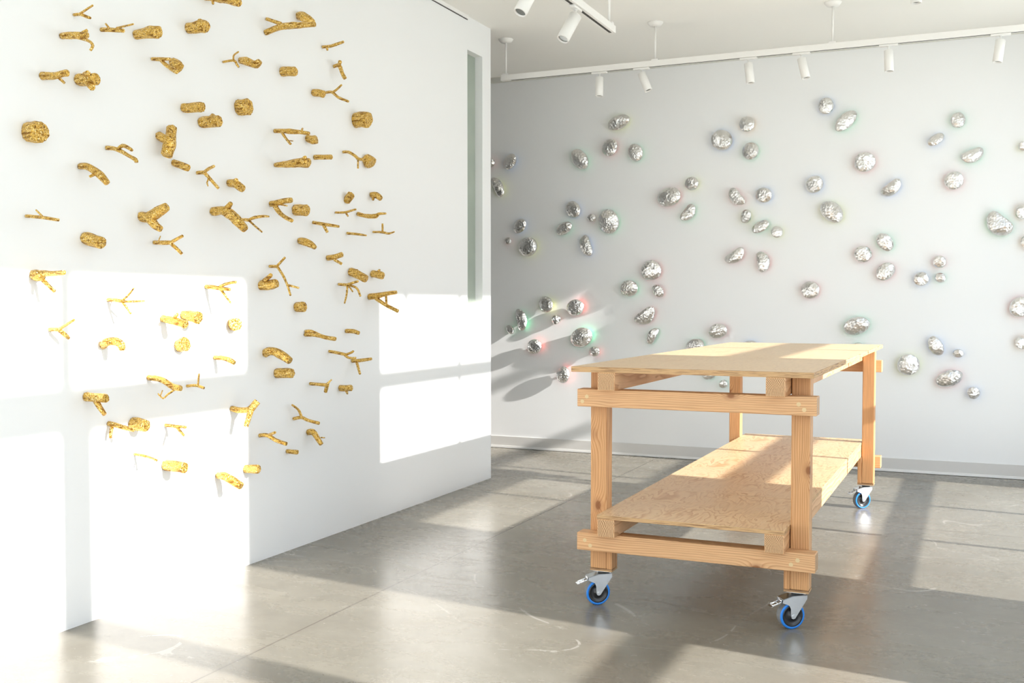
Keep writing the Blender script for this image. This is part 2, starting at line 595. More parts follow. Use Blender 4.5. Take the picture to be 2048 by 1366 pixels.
HP = math.pi / 2
M = dict(
    wall=paint('white_wall_paint', (0.857, 0.861, 0.860)),
    ceil=paint('ceiling_paint', (0.90, 0.885, 0.84)),
    base=paint('grey_baseboard', (0.66, 0.645, 0.62), 0.5),
    trim=paint('white_trim', (0.86, 0.85, 0.83), 0.45),
    cornice=paint('cornice_paint', (0.66, 0.65, 0.60), 0.5),
    floor=concrete(),
    frame=paint('window_frame_paint', (0.75, 0.75, 0.74), 0.4),
    ground=paint('pale_gravel', (0.78, 0.75, 0.65), 0.9, 0.3),
    fir_x=fir('fir_along_x', (0, HP, 0), knots=0.9),
    fir_y=fir('fir_along_y', (HP, 0, 0), knots=0.3),
    fir_z=fir('fir_along_z', (0, 0, 0), tint=(0.92, 0.84, 0.74), knots=0.85),
    end_x=fir('fir_end_grain_x', (0, HP, 0), end=True),
    end_y=fir('fir_end_grain_y', (HP, 0, 0), end=True),
    end_z=fir('fir_end_grain_z', (0, 0, 0), end=True),
    ply=ply_face('plywood_face', 1.0), ply_top=ply_face('plywood_face_plain', 0.35), edge=ply_edge(),
    plug=plain('dowel_plug_wood', (0.66, 0.50, 0.27), 0.6),
    zinc=plain('zinc_plated_steel', (0.80, 0.82, 0.85), 0.22, 1.0),
    darksteel=plain('dark_steel', (0.05, 0.05, 0.05), 0.4, 0.5),
    blue=plain('blue_rubber', (0.02, 0.22, 0.72), 0.42),
    tread=plain('grey_rubber_tread', (0.20, 0.205, 0.21), 0.6),
    hub=plain('black_nylon', (0.022, 0.022, 0.024), 0.22),
    gold=glitter(), metal=hammered(),
    lamp=paint('white_lamp_enamel', (0.82, 0.805, 0.775), 0.35, 0.0, 0.5),
    slot=plain('black_track_slot', (0.03, 0.028, 0.025), 0.6),
    lens=plain('lamp_lens', (0.22, 0.23, 0.22), 0.15, 0.6),
    glass=slit_glass(),
)
GLOW = {'red': (0.98, 0.10, 0.06), 'green': (0.03, 0.85, 0.35), 'yellow': (0.90, 0.95, 0.05),
        'orange': (1.0, 0.45, 0.03), 'blue': (0.08, 0.35, 0.95)}
for k, c in GLOW.items():
    M['glow_' + k] = plain(k + '_fluorescent_paint', c, 0.7)

# ------------------------------------------------------------------ the setting
def struct(name, bm, m, **kw):
    return tag(mesh_obj(name, bm, m, **kw), kind='structure')


bm = bmesh.new(); box(bm, -6.6, 1.14, -5.1, 10.32, -0.10, 0.0); struct('floor', bm, M['floor'])
bm = bmesh.new(); box(bm, -6.6, 1.14, -5.1, 10.32, CZ, CZ + 0.12); struct('ceiling', bm, M['ceil'])
bm = bmesh.new(); box(bm, -6.6, 1.14, BWY, BWY + 0.12, 0, CZ); struct('wall_back', bm, M['wall'])
SY0, SY1, SZ0, SZ1 = 7.91, 8.20, 1.495, 3.68
WX0 = LWX - 0.16
bm = bmesh.new()
box(bm, WX0, LWX, -5.0, SY0, 0, CZ)
box(bm, WX0, LWX, SY1, 8.37, 0, CZ)
box(bm, WX0, LWX, SY0, SY1, 0, SZ0)
box(bm, WX0, LWX, SY0, SY1, SZ1, CZ)
struct('wall_left', bm, M['wall'])
bm = bmesh.new(); box(bm, -4.012, -4.0, SY0, SY1, SZ0, SZ1)
struct('window_1', bm, M['glass'])
bm = bmesh.new(); box(bm, -6.6, -6.5, -5.0, 10.2, 0, CZ); struct('wall_alcove', bm, M['wall'])
bm = bmesh.new()
box(bm, -6.6, -3.7, -5.1, -5.0, 0, CZ); box(bm, 0.8, 1.14, -5.1, -5.0, 0, CZ)
box(bm, -3.7, 0.8, -5.1, -5.0, 0, 0.08); box(bm, -3.7, 0.8, -5.1, -5.0, 3.72, CZ)  # wide opening added behind the camera to let in fill light
struct('wall_front', bm, M['wall'])
RX0, RX1 = 1.0, 1.14
bays = [(-4.4, 4.37, 0.89, 0.99, (-3.0, -1.9, -0.76, 0.52, 1.79, 3.05), 0.045, 3.70, 3.14), (5.90, 9.65, 0.54, 0.63, (7.16, 8.43), 0.022, 3.62, 3.04)]
bm = bmesh.new()
box(bm, RX0, RX1, -5.0, -4.4, 0, CZ)
box(bm, RX0, RX1, 4.37, 5.90, 0, CZ)
box(bm, RX0, RX1, 9.65, 10.2, 0, CZ)
for y0, y1, *_q in bays:
    box(bm, RX0, RX1, y0, y1, _q[4], CZ)
    box(bm, RX0, RX1, y0, y1, 0, 0.08)
struct('wall_right', bm, M['wall'])
for i, (y0, y1, t0, t1, muls, hw, ZT, TT) in enumerate(bays):
    bm = bmesh.new()
    box(bm, RX0, RX0 + 0.05, y0, y1, 2.91, TT)
    if i == 0:
        box(bm, RX0, RX0 + 0.05, 3.0, 3.21, 0.08, 2.92)
    else:
        box(bm, RX0, RX0 + 0.05, y0, y1, 1.36, 1.46)
        box(bm, RX0, RX0 + 0.05, y0, y1, 2.07, 2.19)
    box(bm, RX0, RX0 + 0.05, y0, y1, t0, t1)
    for my in muls:
        box(bm, RX0, RX0 + 0.05, my - hw, my + hw, 0.08, ZT)
    struct('window_%d' % (i + 2), bm, M['frame'])
bm = bmesh.new()
for x in (-3.7, -1.45, 0.75):
    box(bm, x, x + 0.05, -5.06, -5.01, 0.08, 3.72)
struct('window_4', bm, M['frame'])  # unseen window bars, made up for the added fill-light opening
bm = bmesh.new(); box(bm, 1.2, 40, -40, 50, -0.25, -0.15); box(bm, -40, 1.2, -40, -5.2, -0.25, -0.15); struct('ground', bm, M['ground'])

bm = bmesh.new(); box(bm, -6.5, 1.0, BWY - 0.012, BWY, 0.026, 0.127)
struct('baseboard_back', bm, M['base'])
bm = bmesh.new(); box(bm, -6.5, 1.0, BWY - 0.018, BWY, 0.004, 0.026)
struct('trim_1', bm, M['trim'])
bm = bmesh.new(); box(bm, -6.5, 1.0, BWY - 0.02, BWY, 3.905, 3.925); box(bm, -6.5, 1.0, BWY - 0.035, BWY, 3.925, CZ)
struct('trim_2', bm, M['cornice'])
# recessed wall-washer strip along the top of the left wall
bm = bmesh.new(); box(bm, LWX, LWX + 0.012, 3.0, 7.91, CZ - 0.030, CZ, 0); box(bm, LWX, LWX + 0.004, 3.0, 7.91, CZ - 0.036, CZ - 0.0305, 1)
struct('trim_3', bm, [M['trim'], M['slot']])

# ------------------------------------------------------------------ workbench on casters
TX, TY, TROT = -1.852, 4.89, -0.0045
bench = empty('workbench', (TX, TY, 0), TROT)
tag(bench, 'long fir and plywood workbench with lower shelf on blue-tyred casters', 'workbench')
W_, L_ = 1.181, 3.615


def member(name, x0, x1, y0, y1, z0, z1, mat, parent=bench, bev=0.004):
    cx, cy, cz = (x0 + x1) / 2, (y0 + y1) / 2, (z0 + z1) / 2
    bm = bmesh.new()
    box(bm, x0 - cx, x1 - cx, y0 - cy, y1 - cy, z0 - cz, z1 - cz)
    bevel_all(bm, bev, 2)
    ax = 'xyz'.index(mat)
    bm.normal_update()
    for f in bm.faces:
        f.material_index = 1 if abs(f.normal[ax]) > 0.95 else 0
    return mesh_obj(name, bm, [M['fir_' + mat], M['end_' + mat]], parent, loc=(cx, cy, cz))


def sheet(name, x0, x1, y0, y1, z0, z1, face='ply'):
    cx, cy, cz = (x0 + x1) / 2, (y0 + y1) / 2, (z0 + z1) / 2
    bm = bmesh.new()
    box(bm, x0 - cx, x1 - cx, y0 - cy, y1 - cy, z0 - cz, z1 - cz)
    bevel_all(bm, 0.0012, 1)
    bm.normal_update()
    for f in bm.faces:
        f.material_index = 0 if abs(f.normal.z) > 0.8 else 1
    return mesh_obj(name, bm, [M[face], M['edge']], bench, loc=(cx, cy, cz))


seams = (0.0, 1.12, 2.26, L_)
for a, b in zip(seams[:-1], seams[1:]):
    sheet('tabletop_panel', 0, W_, a, b - 0.0015, 1.2105, 1.237, 'ply_top')
for a, b in zip((0.0, 0.83, 2.47), (0.83, 2.47, L_ - 0.02)):
    sheet('shelf_panel', 0.138, 1.056, a, b - 0.0015, 0.480, 0.500)
# long beams lie on the crossbars
for nm, z0, z1 in (('top_beam', 1.121, 1.2102), ('shelf_beam', 0.390, 0.4797)):
    member(nm, 0.140, 0.230, 0.0, L_ - 0.02, z0, z1, 'y')
    member(nm, 0.964, 1.054, 0.0, L_ - 0.02, z0, z1, 'y')
# crossbars outside the legs
plugs = {(0, 0): ((0.053, 0.353), (0.082, 0.328)), (0, 1): ((1.107, 0.356), (1.077, 0.333)),
         (1, 0): ((0.062, 1.083), (0.038, 1.058)), (1, 1): ((1.105, 1.085), (1.130, 1.060))}
for yi, (y0, y1) in enumerate(((0.060, 0.150), (3.465, 3.555))):
    for zi, (z0, z1) in enumerate(((0.301, 0.390), (1.032, 1.121))):
        o = member('crossbar', 0.010, 1.187, y0, y1, z0, z1, 'x')
        if yi == 0:
            for s in (0, 1):
                for px_, pz_ in plugs[(zi, s)]:
                    bm = bmesh.new()
                    cyl(bm, (0, 0, 0), (0, 0.012, 0), 0.010, seg=20)
                    mesh_obj('dowel_plug', bm, M['plug'], o, loc=(px_ - 0.5985, -0.0460, pz_ - (z0 + z1) / 2))
LB = 0.191


def caster(cx, cy, th):
    """fork is the part; tyre, hub, brake pedal, axle bolt and swivel are its pieces. th: travel direction"""
    t = Vector((math.cos(th), math.sin(th), 0))
    n = Vector((-t.y, t.x, 0))
    if n.y > 0:
        n = -n
    up = Vector((0, 0, 1))
    R, HW = 0.0645, 0.022
    ax = t * 0.036 + up * R
    bm = bmesh.new()
    zt = LB - 0.012

    def prism(pts, n0, n1):
        vs = [[bm.verts.new(t * a + up * z + n * k) for a, z in pts] for k in (n0, n1)]
        bm.faces.new(vs[0][::-1]); bm.faces.new(vs[1])
        for i in range(len(pts)):
            j = (i + 1) % len(pts)
            bm.faces.new((vs[0][i], vs[0][j], vs[1][j], vs[1][i]))
    arc = [(0.036 + 0.0125 * math.cos(a), R + 0.0125 * math.sin(a)) for a in [math.radians(q) for q in (170, 200, 235, 270, 305, 335)]]
    side = [(-0.036, zt - 0.018), (-0.036, zt - 0.046)] + [(0.0, R + 0.012)][:0] + [(0.020, R - 0.004)] + arc[2:] + [(0.052, R + 0.040), (0.062, R + 0.062), (0.090, R + 0.074), (0.086, R + 0.090), (0.040, zt - 0.018)]
    side = [(-0.034, zt - 0.016), (-0.034, zt - 0.036), (0.0225, R - 0.003), (0.027, R - 0.010), (0.036, R - 0.0135), (0.045, R - 0.010), (0.0495, R + 0.002), (0.051, R + 0.036), (0.058, R + 0.052), (0.074, R + 0.060), (0.092, R + 0.066), (0.090, R + 0.084), (0.040, zt - 0.016)]
    prism(side, HW + 0.006, HW + 0.009)
    prism(side, -HW - 0.009, -HW - 0.006)
    top = [(-0.034, zt - 0.020), (-0.034, zt - 0.016), (0.040, zt - 0.016), (0.090, R + 0.084), (0.090, R + 0.080), (0.040, zt - 0.020)]
    prism(top, -HW - 0.009, HW + 0.009)
    fk = mesh_obj('caster', bm, M['zinc'], bench, loc=(cx, cy, 0))
    bm = bmesh.new()
    cyl(bm, (0, 0, zt - 0.018), (0, 0, zt - 0.003), 0.030, seg=32)
    mesh_obj('swivel', bm, M['darksteel'], fk)
    bm = bmesh.new()
    box(bm, -0.046, 0.046, -0.040, 0.040, zt - 0.003, zt)
    mesh_obj('mounting_plate', bm, M['zinc'], fk)
    bm = bmesh.new()
    prof = [(R - 0.014, -HW), (R - 0.003, -HW), (R - 0.0005, -HW + 0.004), (R, -HW + 0.007), (R, HW - 0.007), (R - 0.0005, HW - 0.004), (R - 0.003, HW), (R - 0.014, HW), (R - 0.014, -HW)]
    lathe(bm, prof, ax, n, 56, cap=False)
    bm.normal_update()
    for f in bm.faces:
        c = f.calc_center_median() - ax
        rad = (c - n * c.dot(n)).length
        f.material_index = 1 if (abs(c.dot(n)) < HW - 0.0045 and rad > R * 0.97) else 0
    mesh_obj('tyre', bm, [M['blue'], M['tread']], fk)
    bm = bmesh.new()
    lathe(bm, [(0.010, -HW - 0.004), (0.016, -HW - 0.004), (0.018, -HW + 0.003), (0.040, -HW + 0.006), (0.0445, -HW - 0.0006), (R - 0.012, -HW - 0.0006),
               (R - 0.012, HW + 0.0006), (0.0445, HW + 0.0006), (0.040, HW - 0.006), (0.018, HW - 0.003), (0.016, HW + 0.004), (0.010, HW + 0.004)], ax, n, 48)
    mesh_obj('hub', bm, M['hub'], fk)
    bm = bmesh.new()
    cyl(bm, ax - n * (HW + 0.012), ax + n * (HW + 0.012), 0.0055, seg=6)
    cyl(bm, ax - n * (HW + 0.0105), ax + n * (HW + 0.0105), 0.0085, seg=24)
    mesh_obj('axle_bolt', bm, M['zinc'], fk)
    # brake pedal: a bent frame with a roller
    bm = bmesh.new()
    p0 = t * 0.066 + up * (R + 0.078)
    d = (t * 1.0 + up * -0.34).normalized()
    for s in (-1, 1):
        a = p0 + n * (s * 0.017)
        cyl(bm, a, a + d * 0.072, 0.0032, seg=10)
    for k, rr in ((0.024, 0.0062), (0.046, 0.003), (0.072, 0.003)):
        q = p0 + d * k + up * (0.004 if k < 0.03 else 0)
        cyl(bm, q - n * 0.020, q + n * 0.020, rr, seg=12)
    a = p0 + d * 0.060
    up2 = n.cross(d)
    vs = [bm.verts.new(a + d * u + n * w + up2 * h) for u in (-0.010, 0.026) for w in (-0.020, 0.020) for h in (0.001, 0.003)]
    for idx in ((0, 1, 3, 2), (4, 6, 7, 5), (0, 4, 5, 1), (2, 3, 7, 6), (0, 2, 6, 4), (1, 5, 7, 3)):
        bm.faces.new([vs[i] for i in idx])
    mesh_obj('brake_pedal', bm, M['zinc'], fk)
    return fk


for yl, yr in ((0.150, 0.0), (3.377, 1.0)):
    for side in (0, 1):
        x0, x1 = (0.050, 0.138) if side == 0 else (1.058, 1.146)
        lg = member('leg', x0, x1, yl, yl + 0.088, LB, 1.2102, 'z', bev=0.006)
        cxl, cyl_, czl = (x0 + x1) / 2, yl + 0.044, (LB + 1.2102) / 2
        bx0, bx1 = (x1 + 0.0005, x1 + 0.029) if side == 0 else (x0 - 0.029, x0 - 0.0005)
        bm = bmesh.new()
        box(bm, bx0 - cxl, bx1 - cxl, -0.044, 0.044, LB - czl, 0.3895 - czl)
        bevel_all(bm, 0.002, 1)
        mesh_obj('packing_block', bm, M['fir_z'], lg)
        bm = bmesh.new()
        fx0, fx1 = (x0, bx1) if side == 0 else (bx0, x1)
        box(bm, fx0 - cxl, fx1 - cxl, -0.044, 0.044, LB - 0.012 - czl, LB - 0.0003 - czl)
        mesh_obj('foot_pad', bm, M['edge'], lg)
        caster((fx0 + fx1) / 2, yl + 0.044, math.radians(218))
# casters hang from the foot pads, 12 mm below the leg ends

# ------------------------------------------------------------------ track lighting
def canopy_stem(x, y, ztop, zbot, parent, big=0.055):
    bm = bmesh.new()
    cyl(bm, (x, y, zbot), (x, y, ztop - 0.01), 0.0085, seg=16)
    st = mesh_obj('stem', bm, M['lamp'], parent)
    bm = bmesh.new()
    lathe(bm, [(0.012, -0.035), (0.045, -0.032), (big, -0.022), (big + 0.012, -0.004), (big + 0.012, 0.0)], (x, y, ztop), (0, 0, 1), 32)
    mesh_obj('canopy', bm, M['lamp'], parent)
    bm = bmesh.new()
    box(bm, x - 0.03, x + 0.03, y - 0.018, y + 0.018, zbot - 0.004, zbot + 0.012)
    mesh_obj('clamp', bm, M['lamp'], parent)
    return st


def track(name, label, x0, x1, y0, y1, z0, z1, stems, slot_side):
    t = empty(name, ((x0 + x1) / 2, (y0 + y1) / 2, z1))
    tag(t, label, 'track', 'lighting tracks')
    cx, cy, cz = t.location
    bm = bmesh.new()
    box(bm, x0 - cx, x1 - cx, y0 - cy, y1 - cy, z0 - cz, 0)
    bevel_all(bm, 0.002, 1)
    mesh_obj('track_body', bm, M['lamp'], t)
    bm = bmesh.new()
    if slot_side == 'y':
        ym = (y0 + y1) / 2 - cy
        box(bm, x0 - cx + 0.10, x1 - cx, ym - 0.007, ym + 0.007, z0 - cz - 0.0012, z0 - cz)
    else:
        xm = (x0 + x1) / 2 - cx
        box(bm, xm - 0.009, xm + 0.009, y0 - cy, y1 - cy - 0.03, z0 - cz - 0.0012, z0 - cz)
    mesh_obj('power_slot', bm, M['slot'], t)
    for sx, sy in stems:
        canopy_stem(sx - cx, sy - cy, CZ - cz, 0.0, t)
    return t


TRZ0, TRZ1 = 3.585, 3.635
TRY = 8.75
track('lighting_track', 'long white lighting track running along the back wall', -4.0, 0.95, TRY - 0.022, TRY + 0.022, TRZ0, TRZ1,
      [(-3.955, TRY), (-2.55, TRY), (-1.085, TRY), (0.42, TRY)], 'y')
T2X = -2.36
track('lighting_track', 'white lighting track with black slot, end hanging near the top middle', T2X - 0.03, T2X + 0.03, 3.2, 7.02, 3.44, 3.49,
      [(T2X, 6.96), (T2X, 4.4)], 'x')


def spot(top, bot, label, group, L=0.17, R=0.035):
    """top/bot: world points at the ends of the barrel axis"""
    top, bot = Vector(top), Vector(bot)
    d = (bot - top).normalized()
    bot = top + d * L
    root = empty('track_spotlight', top)
    tag(root, label, 'spotlight', group)
    bm = bmesh.new()
    lathe(bm, [(R * 0.80, 0.0), (R, 0.004), (R, L - 0.002), (R - 0.003, L), (R - 0.007, L), (R - 0.008, L - 0.014)], (0, 0, 0), d, 36)
    mesh_obj('lamp_housing', bm, M['lamp'], root)
    bm = bmesh.new()
    lathe(bm, [(0.004, 0), (R - 0.009, 0.0), (R - 0.009, 0.003)], d * (L - 0.012), d, 32)
    mesh_obj('lens', bm, M['lens'], root)
    return root, top


def spot_mount(root, zt, along, zt_off=0.0):
    bm = bmesh.new()
    h = zt - root.location.z
    cyl(bm, (0, 0, -0.012), (0, 0, h - 0.008), 0.006, seg=14)
    cyl(bm, (0, 0, h * 0.55), (0, 0, h - 0.008), 0.013, seg=20)
    mesh_obj('knuckle', bm, M['lamp'], root)
    bm = bmesh.new()
    if along == 'x':
        box(bm, -0.07, 0.07, -0.017, 0.017, h - 0.016, h - 0.0015)
    else:
        box(bm, -0.019, 0.019, -0.07, 0.07, h - 0.018, h - 0.0015)
    bevel_all(bm, 0.002, 1)
    mesh_obj('track_adapter', bm, M['lamp'], root)


heads = [(1199, 1199, 'first spotlight from the left on the back wall track, hanging straight down'),
         (1283, 1299, 'second spotlight from the left on the back wall track, tilted right'),
         (1497, 1502, 'third spotlight from the left on the back wall track'),
         (1603, 1613, 'fourth spotlight from the left on the back wall track, slightly tilted'),
         (1777, 1779, 'fifth spotlight from the left on the back wall track, vertical'),
         (2001, 1995, 'rightmost spotlight on the back wall track, near the photo edge')]
for xt, xb, lab in heads:
    a = at(xt, 100, 1, TRY); b = at(xb, 100, 1, TRY)
    za = TRZ0 - 0.045
    r_, _ = spot((a.x, TRY, za), (a.x + (b.x - a.x) * 1.0, TRY - 0.01, za - 0.17), lab, 'spotlights on the back wall track')
    spot_mount(r_, TRZ0, 'x')
for y_, dx, dy, lab in ((6.30, -0.05, -0.10, 'white spotlight nearest the end of the upper track, tilted down left'),
                        (5.62, -0.05, -0.09, 'white spotlight cut by the top edge, left of its neighbour on the upper track')):
    r_, _ = spot((T2X, y_, 3.44 - 0.055), (T2X + dx, y_ + dy, 3.44 - 0.055 - 0.17), lab, 'spotlights on the upper track', 0.20, 0.04)
    spot_mount(r_, 3.44, 'y')

# a third track passes just above the frame; two of its spotlights dip into view
track('lighting_track', 'white lighting track just above the photo edge, carrying two spotlight tips at upper right', -0.75, 0.9, 6.278, 6.322, 3.45, 3.50,
      [(0.5, 6.3)], 'y')
for xx, lab in ((-0.333, 'tip of a spotlight cut by the top edge, left one of two at upper right'),
                (-0.012, 'tip of a spotlight cut by the top edge, right one of two at upper right')):
    r_, _ = spot((xx, 6.30, 3.405), (xx, 6.295, 3.23), lab, 'spotlights on the near track', 0.178, 0.03)
    spot_mount(r_, 3.45, 'x')

# ------------------------------------------------------------------ gold branches on the left wall
def tube(bm, pts, rad, seed, fat):
    """bark-covered limb through pts; flat sawn ends"""
    n = len(pts)
    # resample with Catmull-Rom
    P, R = [], []
    for i in range(n - 1):
        p0, p1, p2, p3 = pts[max(i - 1, 0)], pts[i], pts[i + 1], pts[min(i + 2, n - 1)]
        seglen = (p2 - p1).length
        steps = max(2, min(9, int(seglen / 0.011)))
        for k in range(steps):
            t = k / steps
            q = 0.5 * ((2 * p1) + (p2 - p0) * t + (2 * p0 - 5 * p1 + 4 * p2 - p3) * t * t + (3 * p1 - p0 - 3 * p2 + p3) * t ** 3)
            P.append(q)
            R.append(rad[i] + (rad[i + 1] - rad[i]) * t)
    P.append(pts[-1]); R.append(rad[-1])
    seg = 28 if fat else 14
    rings = []
    ref = None
    for i, (p, r) in enumerate(zip(P, R)):
        tg = (P[min(i + 1, len(P) - 1)] - P[max(i - 1, 0)]).normalized()
        if ref is None:
            ref = tg.orthogonal().normalized()
        a = (ref - tg * ref.dot(tg)).normalized()
        ref = a
        b = tg.cross(a)
        ring = []
        last = i == len(P) - 1 or i == 0
        for k in range(seg):
            th = 2 * math.pi * k / seg
            dv = a * math.cos(th) + b * math.sin(th)
            amp = 0.10 if fat else 0.13
            lump = noise.noise(Vector((math.cos(th) * 0.9 + seed, math.sin(th) * 0.9, i * 0.35))) * amp
            ridge = 0.0
            if fat:
                ridge = noise.noise(Vector((math.cos(th) * 4.5 + seed * 3, math.sin(th) * 4.5, i * 0.16))) * 0.15
            rr = r * (1 + lump + ridge)
            if last:
                rr *= 0.97
            ring.append(bm.verts.new(p + dv * rr))
        rings.append(ring)
    for i in range(len(rings) - 1):
        for k in range(seg):
            j = (k + 1) % seg
            f = bm.faces.new((rings[i][k], rings[i][j], rings[i + 1][j], rings[i + 1][k]))
            f.smooth = True
    for rg, p, sgn in ((rings[0][::-1], P[0], -1), (rings[-1], P[-1], 1)):
        tg = (P[1] - P[0]).normalized() if sgn < 0 else (P[-1] - P[-2]).normalized()
        rr = R[0] if sgn < 0 else R[-1]
        inner = []
        for v in rg:
            inner.append(bm.verts.new(p + (v.co - p) * 0.93 + tg * (sgn * rr * 0.04)))
        for k in range(seg):
            j = (k + 1) % seg
            bm.faces.new((rg[k], rg[j], inner[j], inner[k]))
        bm.faces.new(inner)


rnd = random.Random(7)


def branch(limbs, name, label, group, idx):
    """limbs in photo positions; each is taken back onto the upright plane square to the wall"""
    seed = idx * 3.17
    x0, y0, r0 = limbs[0][0]
    base = at(x0, y0, 0, LWX + 0.002)
    nodes3 = {}
    root = None
    for li, lm in enumerate(limbs):
        pts, rad = [], []
        bend = rnd.uniform(-0.05, 0.05) if li else 0.0
        start = None
        if li:
            # nearest node already placed tells the depth of the fork
            sx, sy, _ = lm[0]
            key = min(nodes3, key=lambda q: (q[0] - sx) ** 2 + (q[1] - sy) ** 2)
            near = nodes3[key]
            start = at(sx, sy, 1, near.y)
            if abs(start.x - near.x) > 0.09 or start.x < LWX + 0.01:
                start = at(sx, sy, 0, near.x)
        total = sum(math.hypot(lm[i + 1][0] - lm[i][0], lm[i + 1][1] - lm[i][1]) for i in range(len(lm) - 1)) or 1
        run = 0
        for i, (x, y, r) in enumerate(lm):
            if i:
                run += math.hypot(x - lm[i - 1][0], y - lm[i - 1][1])
            if li == 0 and i == 0:
                p = base
            elif i == 0:
                p = start
            else:
                p = at(x, y, 1, (base.y if li == 0 else start.y) + bend * run / total)
                lo = LWX + (0.035 if r < 8 else 0.05)
                if p.x < lo:
                    p = at(x, y, 0, max(lo, pts[-1].x))
            pts.append(p)
            rad.append(max(0.0022, r * depth(p) / F))
            nodes3[(x, y)] = p
        if li == 0:
            # the foot of the piece sits square on the wall
            org = pts[0].copy()
        bm = bmesh.new()
        fat = max(q[2] for q in lm) > 5.6
        tube(bm, [p - org for p in pts], rad, seed + li, fat)
        if li == 0:
            root = mesh_obj(name, bm, M['gold'], None, loc=org)
            tag(root, label, 'gold branch sculpture', group)
        else:
            short = total < 14
            mesh_obj('knot_stub' if short else 'side_twig', bm, M['gold'], root)
    return root


